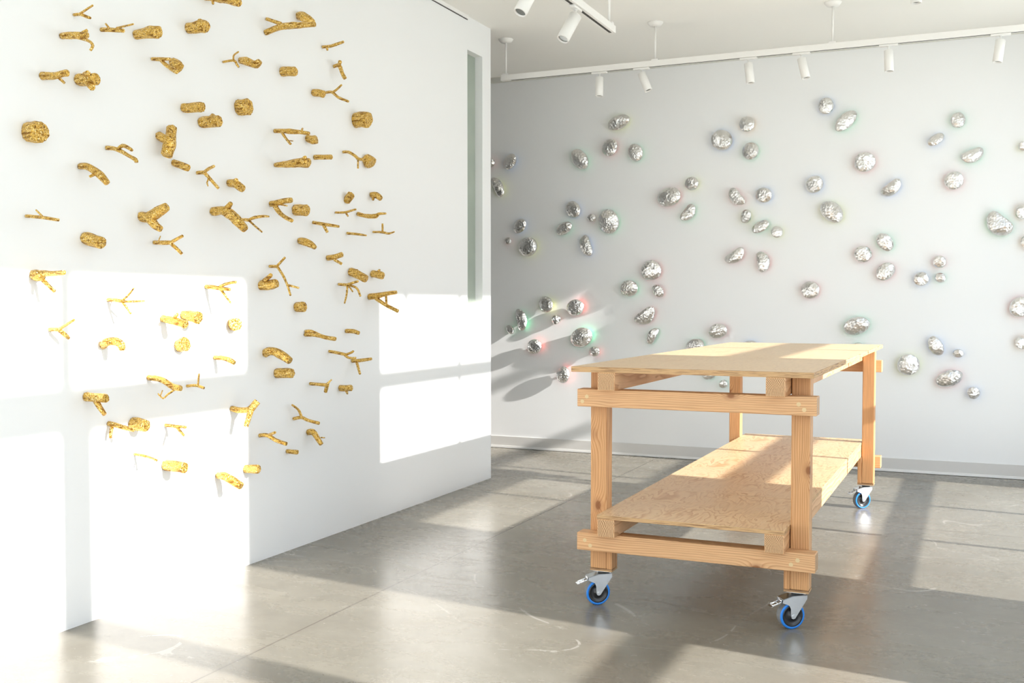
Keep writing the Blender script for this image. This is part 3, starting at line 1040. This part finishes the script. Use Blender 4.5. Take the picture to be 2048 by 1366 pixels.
LOG, FRK, CRV = 'log', 'fork', 'bent'
NAME = {LOG: 'gold_log', FRK: 'forked_gold_branch', CRV: 'bent_gold_branch'}
BR = [
 (FRK, 'V-shaped thin twig, topmost at the left beside the tiny spur twig', [[(147.7,29.7,3),(161,28.7,3.2),(172,33,3),(180.5,35.9,2.8)],[(159,28,2.4),(185.6,10.7,2.0)]]),
 (FRK, 'stick with a long kinked twig dangling, below the topmost V twig', [[(123,71.8,6),(143.6,70.5,7),(174,70.5,6.5)],[(151,75,2.5),(177.5,82,3),(185.6,92,3),(180.5,101,2.8)],[(165,66,4),(175,60,3)]]),
 (FRK, 'small knobbly stick with thin upward spurs, left of a plump smooth log', [[(203,59.5,4.5),(221.5,59.5,4.5),(247,61.5,4)],[(234,56,2.5),(266.6,48.2,1.7)],[(217.5,55,2),(211,47,1.8)]]),
 (LOG, 'plump smooth log swelling to the right, top row', [[(272,69,9.5),(290,66.5,10.5),(303,64,12.3),(317,65,12)]]),
 (LOG, 'knobbly short log in the top row, below the cut-off branch', [[(377,56,10.5),(390,56,11),(403,52,13),(412,54,12)],[(398,48,6),(401,41,5)]]),
 (CRV, 'thick branch cut off by the top edge of the photo', [[(409,-8,8),(440,-5,10),(465,1,9),(479,7,7)],[(425,0,3),(426,7,2.5)]]),
 (FRK, 'long two-pronged branch pointing left, top right of the cluster', [[(531,65.6,5.5),(560,54,6),(584.6,51,7),(604,50,5.5),(630,49,4.5)],[(533,38,3.5),(548,43,3.7),(562,48,4)]]),
 (LOG, 'knobbly tapered log above the tip of the long two-pronged branch', [[(597,31,7.5),(607,35,9.5),(620,42,9),(626,45,6)]]),
 (FRK, 'tiny three-pronged twig, left of a lumpy curled stub', [[(446,124,2.2),(467.7,121,2.6),(473,128,2.3),(477.5,134.3,2)],[(466.7,121,2),(467.7,110.7,1.8),(477,103.6,1.6)]]),
 (CRV, 'lumpy curled stub turning up at its end, upper middle', [[(481,121,6.5),(492,122,8),(503,127,7.5),(512,129,7.5),(520,122,5.5)]]),
 (LOG, 'small neat cylinder log, upper middle, left of the hooked twigs', [[(564,143,9.5),(590,143,9.5)]]),
 (FRK, 'thin slanted stick with a small spur, top right of the cluster', [[(645,94,3),(660,92.5,3),(672,89,3.2),(687,83.5,2.6)],[(653,93,2.4),(655,100,2.3)]]),
 (FRK, 'hooked twig hanging downwards, below the thin slanted stick', [[(667.6,133,3.5),(678,131,4),(684,145.6,3.8),(690,157,4)],[(678,131,3.5),(680,123.5,3.8)]]),
 (LOG, 'short hollow-ended knob beside the wishbone twig', [[(626,185,6.5),(638,186,7.5),(647,188.5,7.5)]]),
 (FRK, 'wishbone twig opening right, beside a hollow-ended knob', [[(652,185,2.6),(664.5,184.6,3),(677,195,2.8),(697,203,2.5)],[(664.5,184.6,2.5),(672.8,179.5,2.4),(683,170,2)]]),
 (LOG, 'fat round stump showing its sawn face, upper middle', [[(479,215,16.5),(496,214,17)]]),
 (LOG, 'fat stump at the upper right edge of the cluster', [[(711,240,15),(728,239,15),(737,240,15.5)]]),
 (FRK, 'two thin prongs reaching behind a ridged stump, upper middle', [[(304,118,3.5),(320,118.5,4),(340,118,3)],[(320,119,3.5),(336,133,4),(354,143.5,5)]]),
 (LOG, 'ridged angular stump in front of two thin prongs', [[(345,124,9.5),(358,135,11)]]),
 (FRK, 'stick log with one small twig under it, upper left', [[(84,151.5,7.5),(110,151.5,7),(125,147,6.5),(134,146,7)],[(118,156,3),(129,166,2.5)]]),
 (LOG, 'furrowed lumpy log with two knots, upper left', [[(157,159,11.5),(175,160,12.5),(192,158,12.5)],[(170,150,6),(176,146,5)],[(180,170,7),(184,175,6.5)]]),
 (LOG, 'fattest round stump, alone at the far left', [[(58,264,20),(81,265,21.5)]]),
 (LOG, 'narrow cylinder log, left of the fat upper middle stump', [[(367,216,9),(388,215,9.5),(405,214,9.5)]]),
 (LOG, 'ridged log with a bump on top, below the narrow cylinder log', [[(403,245,11),(425,243,11.5),(438,242,11.5)],[(424,235,6),(426,231,5)]]),
 (FRK, 'thick upright branch like a mitten, upper left centre', [[(317,271,8),(328,277,8.5),(340,282,10)],[(340,286,11),(342,268,10),(343.5,256,10)],[(340,280,12),(338.4,294,12.5),(333,310,11.5)]]),
 (FRK, 'slender branch with a hooked tip and bent thumb, left of the mitten branch', [[(213,295.5,4.2),(228,297,4.2),(243,303,4.2),(259,312.5,3.5),(271,319.5,4),(273,325,3.8)],[(236,298,3.5),(245,291.5,4),(254,294,4),(264,300.5,3.2)]]),
 (CRV, 'drooping branch with a tiny spur beneath, left', [[(159.5,333,6),(174,333,6.8),(189,341,7.5),(203,353,7.5),(214,366,6)],[(190,348,3.5),(180,353,2.8)]]),
 (LOG, 'smooth peg log slanting down, just under the mitten branch', [[(347,325,6.5),(376,336,7.5)]]),
 (FRK, 'Y-shaped twig with a tiny curl below, centre', [[(394,345.5,3.5),(408,345,4)],[(408,345,3.2),(418,337,3.2),(428,332.5,2.8)],[(408,345,3.2),(413,350,3.5),(437,377,3)],[(417,358,1.7),(414,365,1.5),(416,372,1.2)]]),
 (LOG, 'bent lumpy stub, right of the Y-shaped twig with a curl', [[(457,366,6.5),(470,367,8),(480,374,8),(486,377.5,7.5)],[(470,362,5),(473,360,4)]]),
 (FRK, 'long gnarled branch with a dangling forked twig, right of centre', [[(549,262,4.2),(568,262,4.5),(580,263,5.5),(598,264,4.2),(618,267,4)],[(564,265,3),(572,277,2.6),(581,288,2.6)],[(577,281,1.2),(586,282,1)],[(603,262,2.5),(605,257,2)]]),
 (LOG, 'short stub tucked under the tip of the long gnarled branch', [[(614,276,6.5),(626,280,8.5),(633,279,8.5)]]),
 (CRV, 'club-shaped branch thickening right, below the long gnarled branch', [[(550,330,4),(565,329,6),(585,327,8),(605,325,9.5),(617,325,9.5)],[(608,318,5),(610,315,4)]]),
 (LOG, 'thin straight dowel-like log, touching the club-shaped branch', [[(629,314.5,5),(663,314,5)]]),
 (FRK, 'arched thin twig with a drop spur, left of an angular chunk', [[(686,304,2.8),(698,304.5,3),(709,311,3),(717,318,3.2),(726,318.5,2.8)],[(716,319,2),(716,337,1.8)]]),
 (LOG, 'angular tilted chunk at the tip of the arched twig', [[(731,317,11),(743,327,12.5)]]),
 (LOG, 'small angular upright chunk, above the thin twigs at right', [[(693,402,8),(702,389,8)]]),
 (LOG, 'small bent knuckle stub, rightmost above the thin twigs', [[(742,390,5.5),(752,390,6.5),(762,397.5,5)],[(747,395,3),(746,399,2.5)]]),
 (CRV, 'thick branch bending down right with a horn on top, centre', [[(425,423.5,8.5),(443,421,8.5),(457,426,10.5),(474,441,9.5),(490,459,7.5)],[(455,416,6),(462,406,4)]]),
 (FRK, 'thin forked twig crossing beside the thick horned branch', [[(479,439,3),(498.5,440,3.5)],[(498,440,3),(509,435,3.2),(527,432.5,2.8),(538,433,1.7)],[(500,443,2.2),(511,453,2),(524,464,1.6)]]),
 (FRK, 'three-pronged thick fork, left of a small furrowed log', [[(541,408,5.5),(553,406,6),(568,402.5,5.5),(583,400,5.2)],[(549,411,5),(559,425,4.8),(570,434,4.3),(584,441.5,4)],[(560,409,1.8),(574,411.5,1.6)]]),
 (LOG, 'small furrowed log beside the three-pronged thick fork', [[(590,420,11),(614,420.5,11)]]),
 (FRK, 'stick with a leg-like spur, below the small furrowed log', [[(626,445,3.3),(645,448,3.5),(665,451,3),(678,453,2.5)],[(647,450,3.3),(655,465,2.8)]]),
 (FRK, 'very thin forked twig under the small upright chunk', [[(671,425,2.2),(690,424.5,2.5),(712,418.5,1.8)],[(692,426,2),(696,432.5,1.8)]]),
 (CRV, 'knotty wavy stick under the bent knuckle stub', [[(715,427.5,4),(733,432,4.3),(752,432,4.8),(757,428,3),(772,427,2)]]),
 (CRV, 'tiny plain thin stick, left of the T-shaped twig', [[(694,466.5,2.7),(716,468.5,2.7),(733,471,1.5)]]),
 (FRK, 'thin upturned T-shaped twig at the right edge of the cluster', [[(746,464,2.2),(765,464.5,2.5),(777,467,2.3),(789,463.5,1.3)],[(765,463,2),(765,447.5,2)]]),
 (CRV, 'chubby bird-shaped stub with a beak-like tip, right of centre', [[(598,481,5.5),(610,484,8),(620,488,7),(631,495.5,3.8)]]),
 (LOG, 'smooth slanting log with a dark end, left, above the sunlit patch', [[(170,476,12.5),(203,486,12.5)]]),
 (FRK, 'thick Y-shaped branch, left of centre', [[(282,433,10),(298,434,10),(315,425,11),(333,414,9)],[(300,437,10),(312,452,8),(322,458,6)]]),
 (FRK, 'thin stick with a spur leaning back, far left', [[(52,432,3.3),(85,435,3.5),(117,440,3.2)],[(86,434,2),(72,420,1.8)]]),
 (FRK, 'Y twig with a tiny thorn, just above the sunlit patch', [[(308,485,4),(325,485.5,4.5),(341,485,4.2)],[(341,485,3.6),(365,472,3)],[(341,486,3.6),(352,496,3.5),(364,508,3)],[(317,482,1.4),(321,472,1)]]),
 (FRK, 'knob with two arms, far left at the top of the sunlight', [[(69,550,11.5),(80,552,11.5),(88,554,9)],[(82,547,6.5),(105,547,5),(128,545,4.5)],[(86,560,5),(97,571,4),(109,583,3.8)]]),
 (FRK, 'sunlit pale twig with three long thin prongs, left', [[(216,599.5,4),(232,600.5,4),(245,602.5,3.6)],[(245,601,2.4),(257,590,2),(268,576,1.6)],[(245,603,2.6),(268,603,2.2),(289,602,1.8)],[(245,604,2.8),(254,616,2.6),(262,628,2.3)]]),
 (FRK, 'sunlit Y twig at the far left', [[(99,659,3.8),(117,659,4)],[(117,659,3.4),(148,640,2.5)],[(117,659,4),(128,668,4.5),(138,677,3)]]),
 (LOG, 'sunlit peg log partly in front of a wider glittering log', [[(325,637,7),(348,642,8),(371,649,8.5)],[(350,633,4),(354,629,3.5)]]),
 (LOG, 'sunlit coarse glitter log behind the sunlit peg log', [[(367,630,9.5),(385,633,11),(398,636,12.5)]]),
 (CRV, 'sunlit arched lumpy branch casting a long shadow, lower left', [[(206,691,8),(214,684,8),(230,683,8.5),(242,690,8),(244,701,5.5)]]),
 (LOG, 'sunlit wedge-like stump with bark at the right, below the sunlit logs', [[(357,692,12.5),(371,688,15)]]),
 (FRK, 'sunlit branch with three fingers, upper right of the sunlit patch', [[(412,573,4.5),(430,575,4.8),(441,577,4.5),(460,579,3.5)],[(440,573,3.2),(455,567,3),(472,564,2.8)],[(442,580,3),(452,593,2.5),(462,607,2)]]),
 (LOG, 'sunlit round-faced stub at the right edge of the sunlit patch', [[(465,648,11.5),(472,649,13)]]),
 (FRK, 'thick lumpy branch with a raised thumb, centre', [[(522,570,10),(538,570,9.5),(553,567,9)],[(528,563,5),(542,550,4.3)]]),
 (FRK, 'long wavy wishbone twig hanging down beside the lumpy thumb branch', [[(539,532.5,3),(553,533,3.2)],[(553,533,2.8),(570,515,2.3)],[(555,534,2.8),(566,551,2.7),(575,571,2.4),(581,591,2)],[(575,570,2.4),(598,576,2)]]),
 (LOG, 'short stub showing a bright coarse face, centre right', [[(593,614,9.5),(608,614,10.5)]]),
 (FRK, 'lobster-claw stick, above the two knobbly right-hand logs', [[(655,516,5.5),(668,514,5.5),(684,509,5.5)],[(668,519,3),(684,528,2.8)]]),
 (LOG, 'rough slanted log with a knot, right side of the cluster', [[(700,543,8),(715,549,8.5),(732,558,8)],[(713,543,4),(716,540,3)]]),
 (LOG, 'small rough log, right of the rough slanted log', [[(744,548,7),(755,549,7.5),(766,551.5,7)],[(757,543,3),(759,540,2.5)]]),
 (FRK, 'spidery twig with four drooping prongs, under the rough slanted log', [[(677,568.5,2.8),(695,570,3)],[(695,569,2.7),(705,566,2.7),(716,562.5,2.4)],[(697,570,2.3),(713,576,2.3),(721,593,2)],[(695,571,2.2),(693,590,2),(689,607,1.5)],[(698,573,1.8),(706,584,1.4)]]),
 (FRK, 'branch shaped like a sideways letter A, right edge of the cluster', [[(738,594,6),(757,591,5.5),(775,587,4.5),(793,584.5,3.5)],[(750,595,4),(770,609,3.8),(796,622.5,4)],[(772,589,2.5),(773,608,2.5)]]),
 (FRK, 'pair of smooth parallel rods joined at the right, centre right', [[(610,669,4.2),(632,670,4.2),(652,675,4.2),(671,678,4)],[(610,663.5,3.4),(622,662.5,3.2),(640,670,3)]]),
 (LOG, 'tiny curved log, right of the parallel rods', [[(692,662,4.2),(706,662.5,4.5),(718,666,3.8)]]),
 (CRV, 'thick arched log with a cupped foot, centre, above a bark log', [[(530,707,8),(540,702,8),(558,707,8.5),(580,722,7.5)]]),
 (LOG, 'straight bark-ridged log, under the thick arched log', [[(553,746.5,9.5),(584,746,9.5)]]),
 (FRK, 'wavy forked twig overlapping a T-shaped twig, lower right', [[(658,702.5,3),(677,706,3.2),(694,710,3)],[(692,709,2.5),(703,705,2.4),(707,702,2.2)],[(690,710,3),(697,715.5,2.5),(712,716,2.3)]]),
 (FRK, 'T-shaped twig at the tip of the wavy forked twig', [[(704,721.5,3.8),(720,721,3.5),(743,717.5,2.8)],[(713,723,3),(720,748,2.5)]]),
 (FRK, 'stick ending in an upright crosspiece, left of a small spurred log', [[(620,767.5,3.3),(640,769,3.4),(655,770,3.5)],[(655,768,3),(660,762,1.8),(664,759,1.2)],[(655,768,3.8),(651,784,3.6)]]),
 (LOG, 'small log with a hanging spur, lower right', [[(680,776,6),(703,776,6)],[(693,782,3),(695,788,1.8)]]),
 (FRK, 'thick slingshot-like branch, lower centre', [[(463,817,5.5),(480,820.5,5.8),(500,819,6)],[(500,820,7),(508,811,7),(515,803,7)],[(502,820,6),(497,836,5.2),(492,853,5)]]),
 (FRK, 'thin twig with one long prong rising up left, lower right', [[(587,837.5,3.3),(603,835,3.4),(617,841,3),(638,846.5,3.6)],[(603,834,2.8),(597,820,2.5),(584.5,810,2)]]),
 (CRV, 'bent stub with a needle spur, lowest at the right', [[(616,865,6),(626,864,6.5),(635,877,5),(643,889,4.5)],[(640,875,1.4),(650,875.5,1.2)]]),
 (FRK, 'drooping stick with a short upper prong, above a tiny peg', [[(519,871,4),(535,871,4.2),(553,881,4),(573,888,4)],[(538,870,3.2),(550,865,2.8)]]),
 (LOG, 'tiny peg log at the bottom right of the cluster', [[(574,902.5,4.5),(595,904.5,4.5)]]),
 (LOG, 'smooth cylinder log with a darker sawn end, bottom centre', [[(491,938,8),(517,938,8.3)]]),
 (CRV, 'sunlit smooth finger-like peg curving down, at the sunlit patch edge', [[(429,715,4.5),(445,716,5),(460,720.5,5.2),(469,726,4.5)]]),
 (FRK, 'thick log with one leg slanting down, lower left', [[(172,793.5,9),(190,795,9),(212,797,9)],[(192,802,6),(200,816,5),(209,829,4.5)]]),
 (FRK, 'wavy branch with a hooked twig hanging under it, lower left centre', [[(297,755.5,5.5),(315,757,5.5),(330,763,5.8),(345,773,6),(362,777,5.5)],[(348,780,2.2),(334,790,2),(326,797,1.8),(316,787,1.5)],[(321,791,1.3),(325,781,1.2)]]),
 (FRK, 'tiny twig with one upright prong, right of the wavy branch', [[(374,772,3),(392,771,3),(408,776,2.8)],[(396,770,2),(398,748,1.8)]]),
 (FRK, 'stick with a leg, reaching in front of a fat lower log', [[(217,847,5),(230,850,5),(250,856,4.5),(268,860,3.8)],[(224,852,4),(222,864,3.5),(221,876,3)]]),
 (LOG, 'fat smooth log slanting slightly, lower left', [[(265,846,12),(292,852,12.5)]]),
 (FRK, 'small twig with a short lower prong, right of the fat lower log', [[(331,850.5,3.6),(350,852.5,3.6),(372,854.5,2.8)],[(354,855,3.2),(368,871,2.6)]]),
 (FRK, 'very thin pale sunlit stick, lowest at the left', [[(269,908,2.6),(285,911,3),(300,915,2.4),(314,921,2.4)],[(290,912,1.8),(300,916,1.6),(310,919,1.4)]]),
 (LOG, 'coarse sunlit log, bottom row, right of the thin pale stick', [[(330,930,10),(350,932.5,11),(369,935.5,11.5)]]),
 (LOG, 'sunlit log sloping down right, lowest piece in the cluster', [[(436,951,6.5),(447,952,8),(465,961,8.5),(482,973,7.5)]]),
]
GRP = {LOG: 'gold glitter logs on the left wall', FRK: 'gold glitter forked branches on the left wall', CRV: 'gold glitter bent branches on the left wall'}
for i, (kind, lab, limbs) in enumerate(BR):
    branch(limbs, NAME[kind], 'gold glitter ' + lab, GRP[kind], i)

# ------------------------------------------------------------------ hammered metal pebbles on the back wall
def pebble(idx, px, py, a, b, ang, kid, colr, label):
    seed = idx * 5.31
    rr = random.Random(idx + 11)
    th0 = math.radians(ang)
    gap = 0.048
    c = at(px, py, 1, BWY - gap)
    # outline in photo positions -> on the plane just off the wall
    nseg = 44
    out = []
    for k in range(nseg):
        t = 2 * math.pi * k / nseg
        u, v = math.cos(t), math.sin(t)
        w = 1 + 0.05 * noise.noise(Vector((u * 1.1 + seed, v * 1.1, 0)))
        uu, vv = a * u * w, b * v * w
        if kid:
            vv += kid * b * 0.20 * (u * u - 0.4) - (kid * b * 0.20 * (1 - u * u) ** 2 if v * kid > 0 else 0.0)
        x = px + uu * math.cos(th0) - vv * math.sin(th0)
        y = py - (uu * math.sin(th0) + vv * math.cos(th0))
        out.append(at(x, y, 1, BWY - gap) - c)
    size = sum(p.length for p in out) / nseg
    hgt = size * rr.uniform(0.36, 0.46)
    bm = bmesh.new()
    nr = 12
    rings = []
    prof = []
    for j in range(3):                       # small rounded under-edge
        q = j / 3.0
        prof.append((0.975 + 0.025 * math.sin(q * HP), -size * 0.03 * (math.cos(q * HP))))
    for j in range(nr):
        q = j / nr
        prof.append((math.cos(q * HP) ** 0.85, hgt * math.sin(q * HP)))
    for s, h in prof:
        ring = []
        for p in out:
            q = Vector((p.x * s, -h, p.z * s))
            n_ = noise.noise(Vector((q.x * 14 + seed, q.y * 14, q.z * 14)))
            q.y -= max(0, h) * 0.16 * n_
            ring.append(bm.verts.new(q))
        rings.append(ring)
    for j in range(len(rings) - 1):
        for k in range(nseg):
            m2 = (k + 1) % nseg
            bm.faces.new((rings[j][k], rings[j][m2], rings[j + 1][m2], rings[j + 1][k])).smooth = True
    top = bm.verts.new((0, -hgt * 1.005, 0))
    for k in range(nseg):
        bm.faces.new((rings[-1][k], rings[-1][(k + 1) % nseg], top)).smooth = True
    bm.faces.new(rings[0][::-1])
    root = mesh_obj('hammered_pebble', bm, M['metal'], None, loc=c)
    tag(root, label, 'wall sculpture', 'hammered metal pebbles on the back wall')
    # painted back, facing the wall
    bm = bmesh.new()
    yb = size * 0.03 + 0.0006
    yd = yb + min(0.030, size * 0.27)
    o1 = [bm.verts.new((p.x * 0.985, yb, p.z * 0.985)) for p in out]
    o2 = [bm.verts.new((p.x * 0.66, yd, p.z * 0.66)) for p in out]
    bm.faces.new(o1); bm.faces.new(o2[::-1])
    for k in range(nseg):
        bm.faces.new((o1[k], o1[(k + 1) % nseg], o2[(k + 1) % nseg], o2[k])).smooth = True
    o = mesh_obj('painted_back', bm, M['glow_' + colr], root)
    o['label'] = colr + ' fluorescent painted back'
    bm = bmesh.new()
    cyl(bm, (0, yd, 0), (0, gap, 0), 0.012, seg=14)
    mesh_obj('wall_peg', bm, M['lamp'], root)


RK = [
 (981,325,9,9,0,0,'red','sliver behind the white wall corner, upper of two'),
 (1020,323.5,17,11.5,60,0,'blue','dark-topped oval one, upper left, next to the sliver at the corner'),
 (995,374,21,11,-66,-1,'yellow','bean-shaped one close to the white wall corner, upper left'),
 (1159.5,318.5,22,15.5,-60,0,'green','large half-dark oval, below left of the first spotlight'),
 (1237.5,245,23.5,13.5,28,0,'yellow','tilted oval, nearest below the second spotlight from the left'),
 (1219.5,295,18,14.5,65,0,'red','oval directly below the topmost left tilted oval'),
 (1271,305.5,18,15,100,0,'green','rounded one beside the red-glowing oval, upper left'),
 (1146.5,419,17,14.5,110,0,'blue','rounded one left of a tiny round one, middle left'),
 (1183.6,436,8.3,8.1,0,0,'red','tiny round one between a medium and a large one'),
 (1217.5,443,25,20.5,100,0,'green','largest rounded one at the middle left'),
 (1040,452,16,11,55,0,'blue','dark-topped oval, above a tiny one near the corner'),
 (1128,457,18,11.5,38,0,'green','tilted oval with dark tip, below left of the tiny round one'),
 (1338,394,24,18.5,25,0,'red','large oval, below left of a small round one, left of centre'),
 (1383.5,367,13.8,13.5,0,0,'yellow','small round one, up right of the large red-glowing oval'),
 (1376,425,19.5,12.5,52,1,'green','small bean-shaped one, below right of a large red-glowing oval'),
 (1016,481.6,7,7,0,0,'red','tiny, near the wall corner, left of a large round one'),
 (1056,494,20,18,60,0,'yellow','large round one near the wall corner, half dark'),
 (1173,491,21.5,12.5,-75,1,'blue','bean-shaped one, bright above and dark below, middle left'),
 (1302,540.6,21,20,0,0,'red','large round one, up left of a tiny oval, left of centre'),
 (1258,576.5,17.5,16.5,0,0,'green','medium round one, below left of the large red-glowing round one'),
 (1316,582,14,10,-50,0,'red','tiny oval below the large red-glowing round one'),
 (1290,631.5,23,15.5,35,1,'red','large bean-shaped one with small facets, left of centre'),
 (1305.5,672,18,10,60,-1,'green','small bean-shaped one just below the large faceted bean'),
 (1091.7,608.6,16.3,14,100,0,'yellow','medium round one at the end of a sunbeam, lower left'),
 (1150.8,615,17.5,16,20,0,'red','medium round bright one, up right of a tiny one, lower left'),
 (1112.3,639,9.7,8.7,60,0,'red','tiny one between two medium round ones, lower left'),
 (1041.4,639.5,22.5,11,-80,-1,'green','narrow upright bean with bright green glow, near the wall corner'),
 (1020.3,659,10,7.5,-55,0,'green','tiny oval beside the narrow upright bean'),
 (1068.8,693,15.5,14.3,60,0,'red','round one casting a long petal-shaped shadow, lower left'),
 (1163,674.5,22.5,19,30,0,'green','large round one, lower left, above the workbench corner'),
 (1188.7,703,10.4,10.2,0,0,'red','small round one, nearest above the workbench corner'),
 (1126.2,749.6,17,13.2,88,0,'red','round one just left of the workbench top edge'),
 (1389.5,692,19,14.5,20,0,'green','one half hidden behind the left part of the workbench top'),
 (1443.6,280,21.5,20.5,0,0,'blue','large pale round one, upper centre'),
 (1493.8,248,15.8,14.8,40,0,'orange','medium one, up right of the large pale round one'),
 (1501,302,18,16,60,0,'green','medium one, lowest of the three at the upper centre'),
 (1651.7,211.8,17,15,70,0,'blue','topmost round one, right of centre, under the spotlights'),
 (1691.7,241.5,27,14.5,42,0,'green','long tilted oval beside the topmost round one'),
 (1730,324,22,19.5,30,0,'red','large round one with a white wedge facet, upper right'),
 (1628.6,368.7,18.5,16.5,40,0,'blue','medium oval, left below the white-wedged large one'),
 (1473.3,393.3,20.5,13,-50,1,'red','bean-shaped one, left of a round one, centre'),
 (1527.3,390.2,16.3,15.3,0,0,'blue','round one beside the red-glowing bean, centre'),
 (1491.8,432.7,13.8,10.8,75,0,'yellow','small upright oval below the central bean'),
 (1663.6,423.6,26,19,-38,0,'yellow','large oval with a tan facet on top, right of centre'),
 (1521,453,19,10.5,32,0,'green','slim tilted oval touching close to a small round one, centre'),
 (1553.9,463.7,12,11.7,0,0,'yellow','small round one right of the slim tilted oval, centre'),
 (1469.6,511,22.5,13,35,1,'red','two-lobed bean, above the middle of the workbench'),
 (1524.4,523.5,21.3,14.5,-80,-1,'red','upright bean with a notch at left, right of the two-lobed bean'),
 (1620.6,579.7,18.5,17.5,0,0,'red','lone round one in the open area above the workbench'),
 (1436,662,18.8,14.8,10,0,'red','round one above the left part of the workbench top'),
 (1501,692,17,11,0,0,'blue','one almost hidden behind the workbench top, centre'),
 (1713.3,651.6,27,18,15,0,'green','big egg-shaped one above the right end of the workbench'),
 (1716,694,12,9,0,0,'green','one almost hidden behind the workbench top, right'),
 (1770,484,20,15,-50,0,'green','tilted oval, topmost of three at the right'),
 (1726,508,17.8,17,0,0,'red','round one, leftmost of three at the right'),
 (1771,543,21,16,35,0,'red','tilted oval, lowest of three at the right'),
 (1418,750,13,9,10,0,'green','one seen in the gap under the workbench top, larger'),
 (1446.4,768,8.5,8.3,0,0,'green','small round one seen in the gap under the workbench top'),
 (1916,240,16,15,60,0,'green','round one, topmost at the far right'),
 (1872,279,18.5,10,33,0,'blue','slim oval, down left of the topmost far right one'),
 (1944.5,309.6,24,14.5,22,1,'green','large two-toned bean, upper far right'),
 (1782.5,375,24,13.5,38,1,'blue','two-lobed tilted bean, down right of the white-wedged one'),
 (1908,361,20,18,20,0,'red','large round one below the two-toned bean, far right'),
 (2046,292.7,10,9.5,0,0,'yellow','small one cut by the right edge of the photo, upper'),
 (1999,447,29,22.5,-38,1,'green','biggest heart-like one, far right'),
 (2045,423,16,14,60,0,'orange','one cut by the right edge, touching near the biggest one'),
 (2053,483,13,12,60,0,'orange','sliver at the right edge, below the biggest one'),
 (1879,523.5,13.5,12.5,0,0,'red','small round one, topmost of a trio at the right'),
 (1842.4,557.7,15.5,14,10,0,'blue','round one, leftmost of the small trio at the right'),
 (1880.8,555.5,11,10,0,0,'green','smallest of the trio at the right'),
 (2042,614,24,20,20,0,'red','large one cut by the right edge, middle height'),
 (1871.6,691.8,21,14,-60,0,'blue','leaning oval, left of a small pale one, lower right'),
 (1916.4,707,11,8.5,0,0,'blue','small pale oval beside the leaning oval, lower right'),
 (1816.8,729.4,23,21.3,0,0,'yellow','large round one just right of the workbench'),
 (1899,757,28,16,18,0,'red','long large oval, lower right'),
 (1947,785.8,12.8,12.3,0,0,'blue','small round one, lowest on the right'),
 (2045,685,16,13,0,0,'orange','one cut by the right edge of the photo, lowest'),
]
for i, (px, py, a, b, ang, kid, colr, lab) in enumerate(RK):
    w = ('hammered silver ' + colr + '-glowing ' + lab) if False else 'silver pebble, ' + colr + ' glow: ' + lab
    pebble(i, px, py, a, b, ang, kid, colr, w)
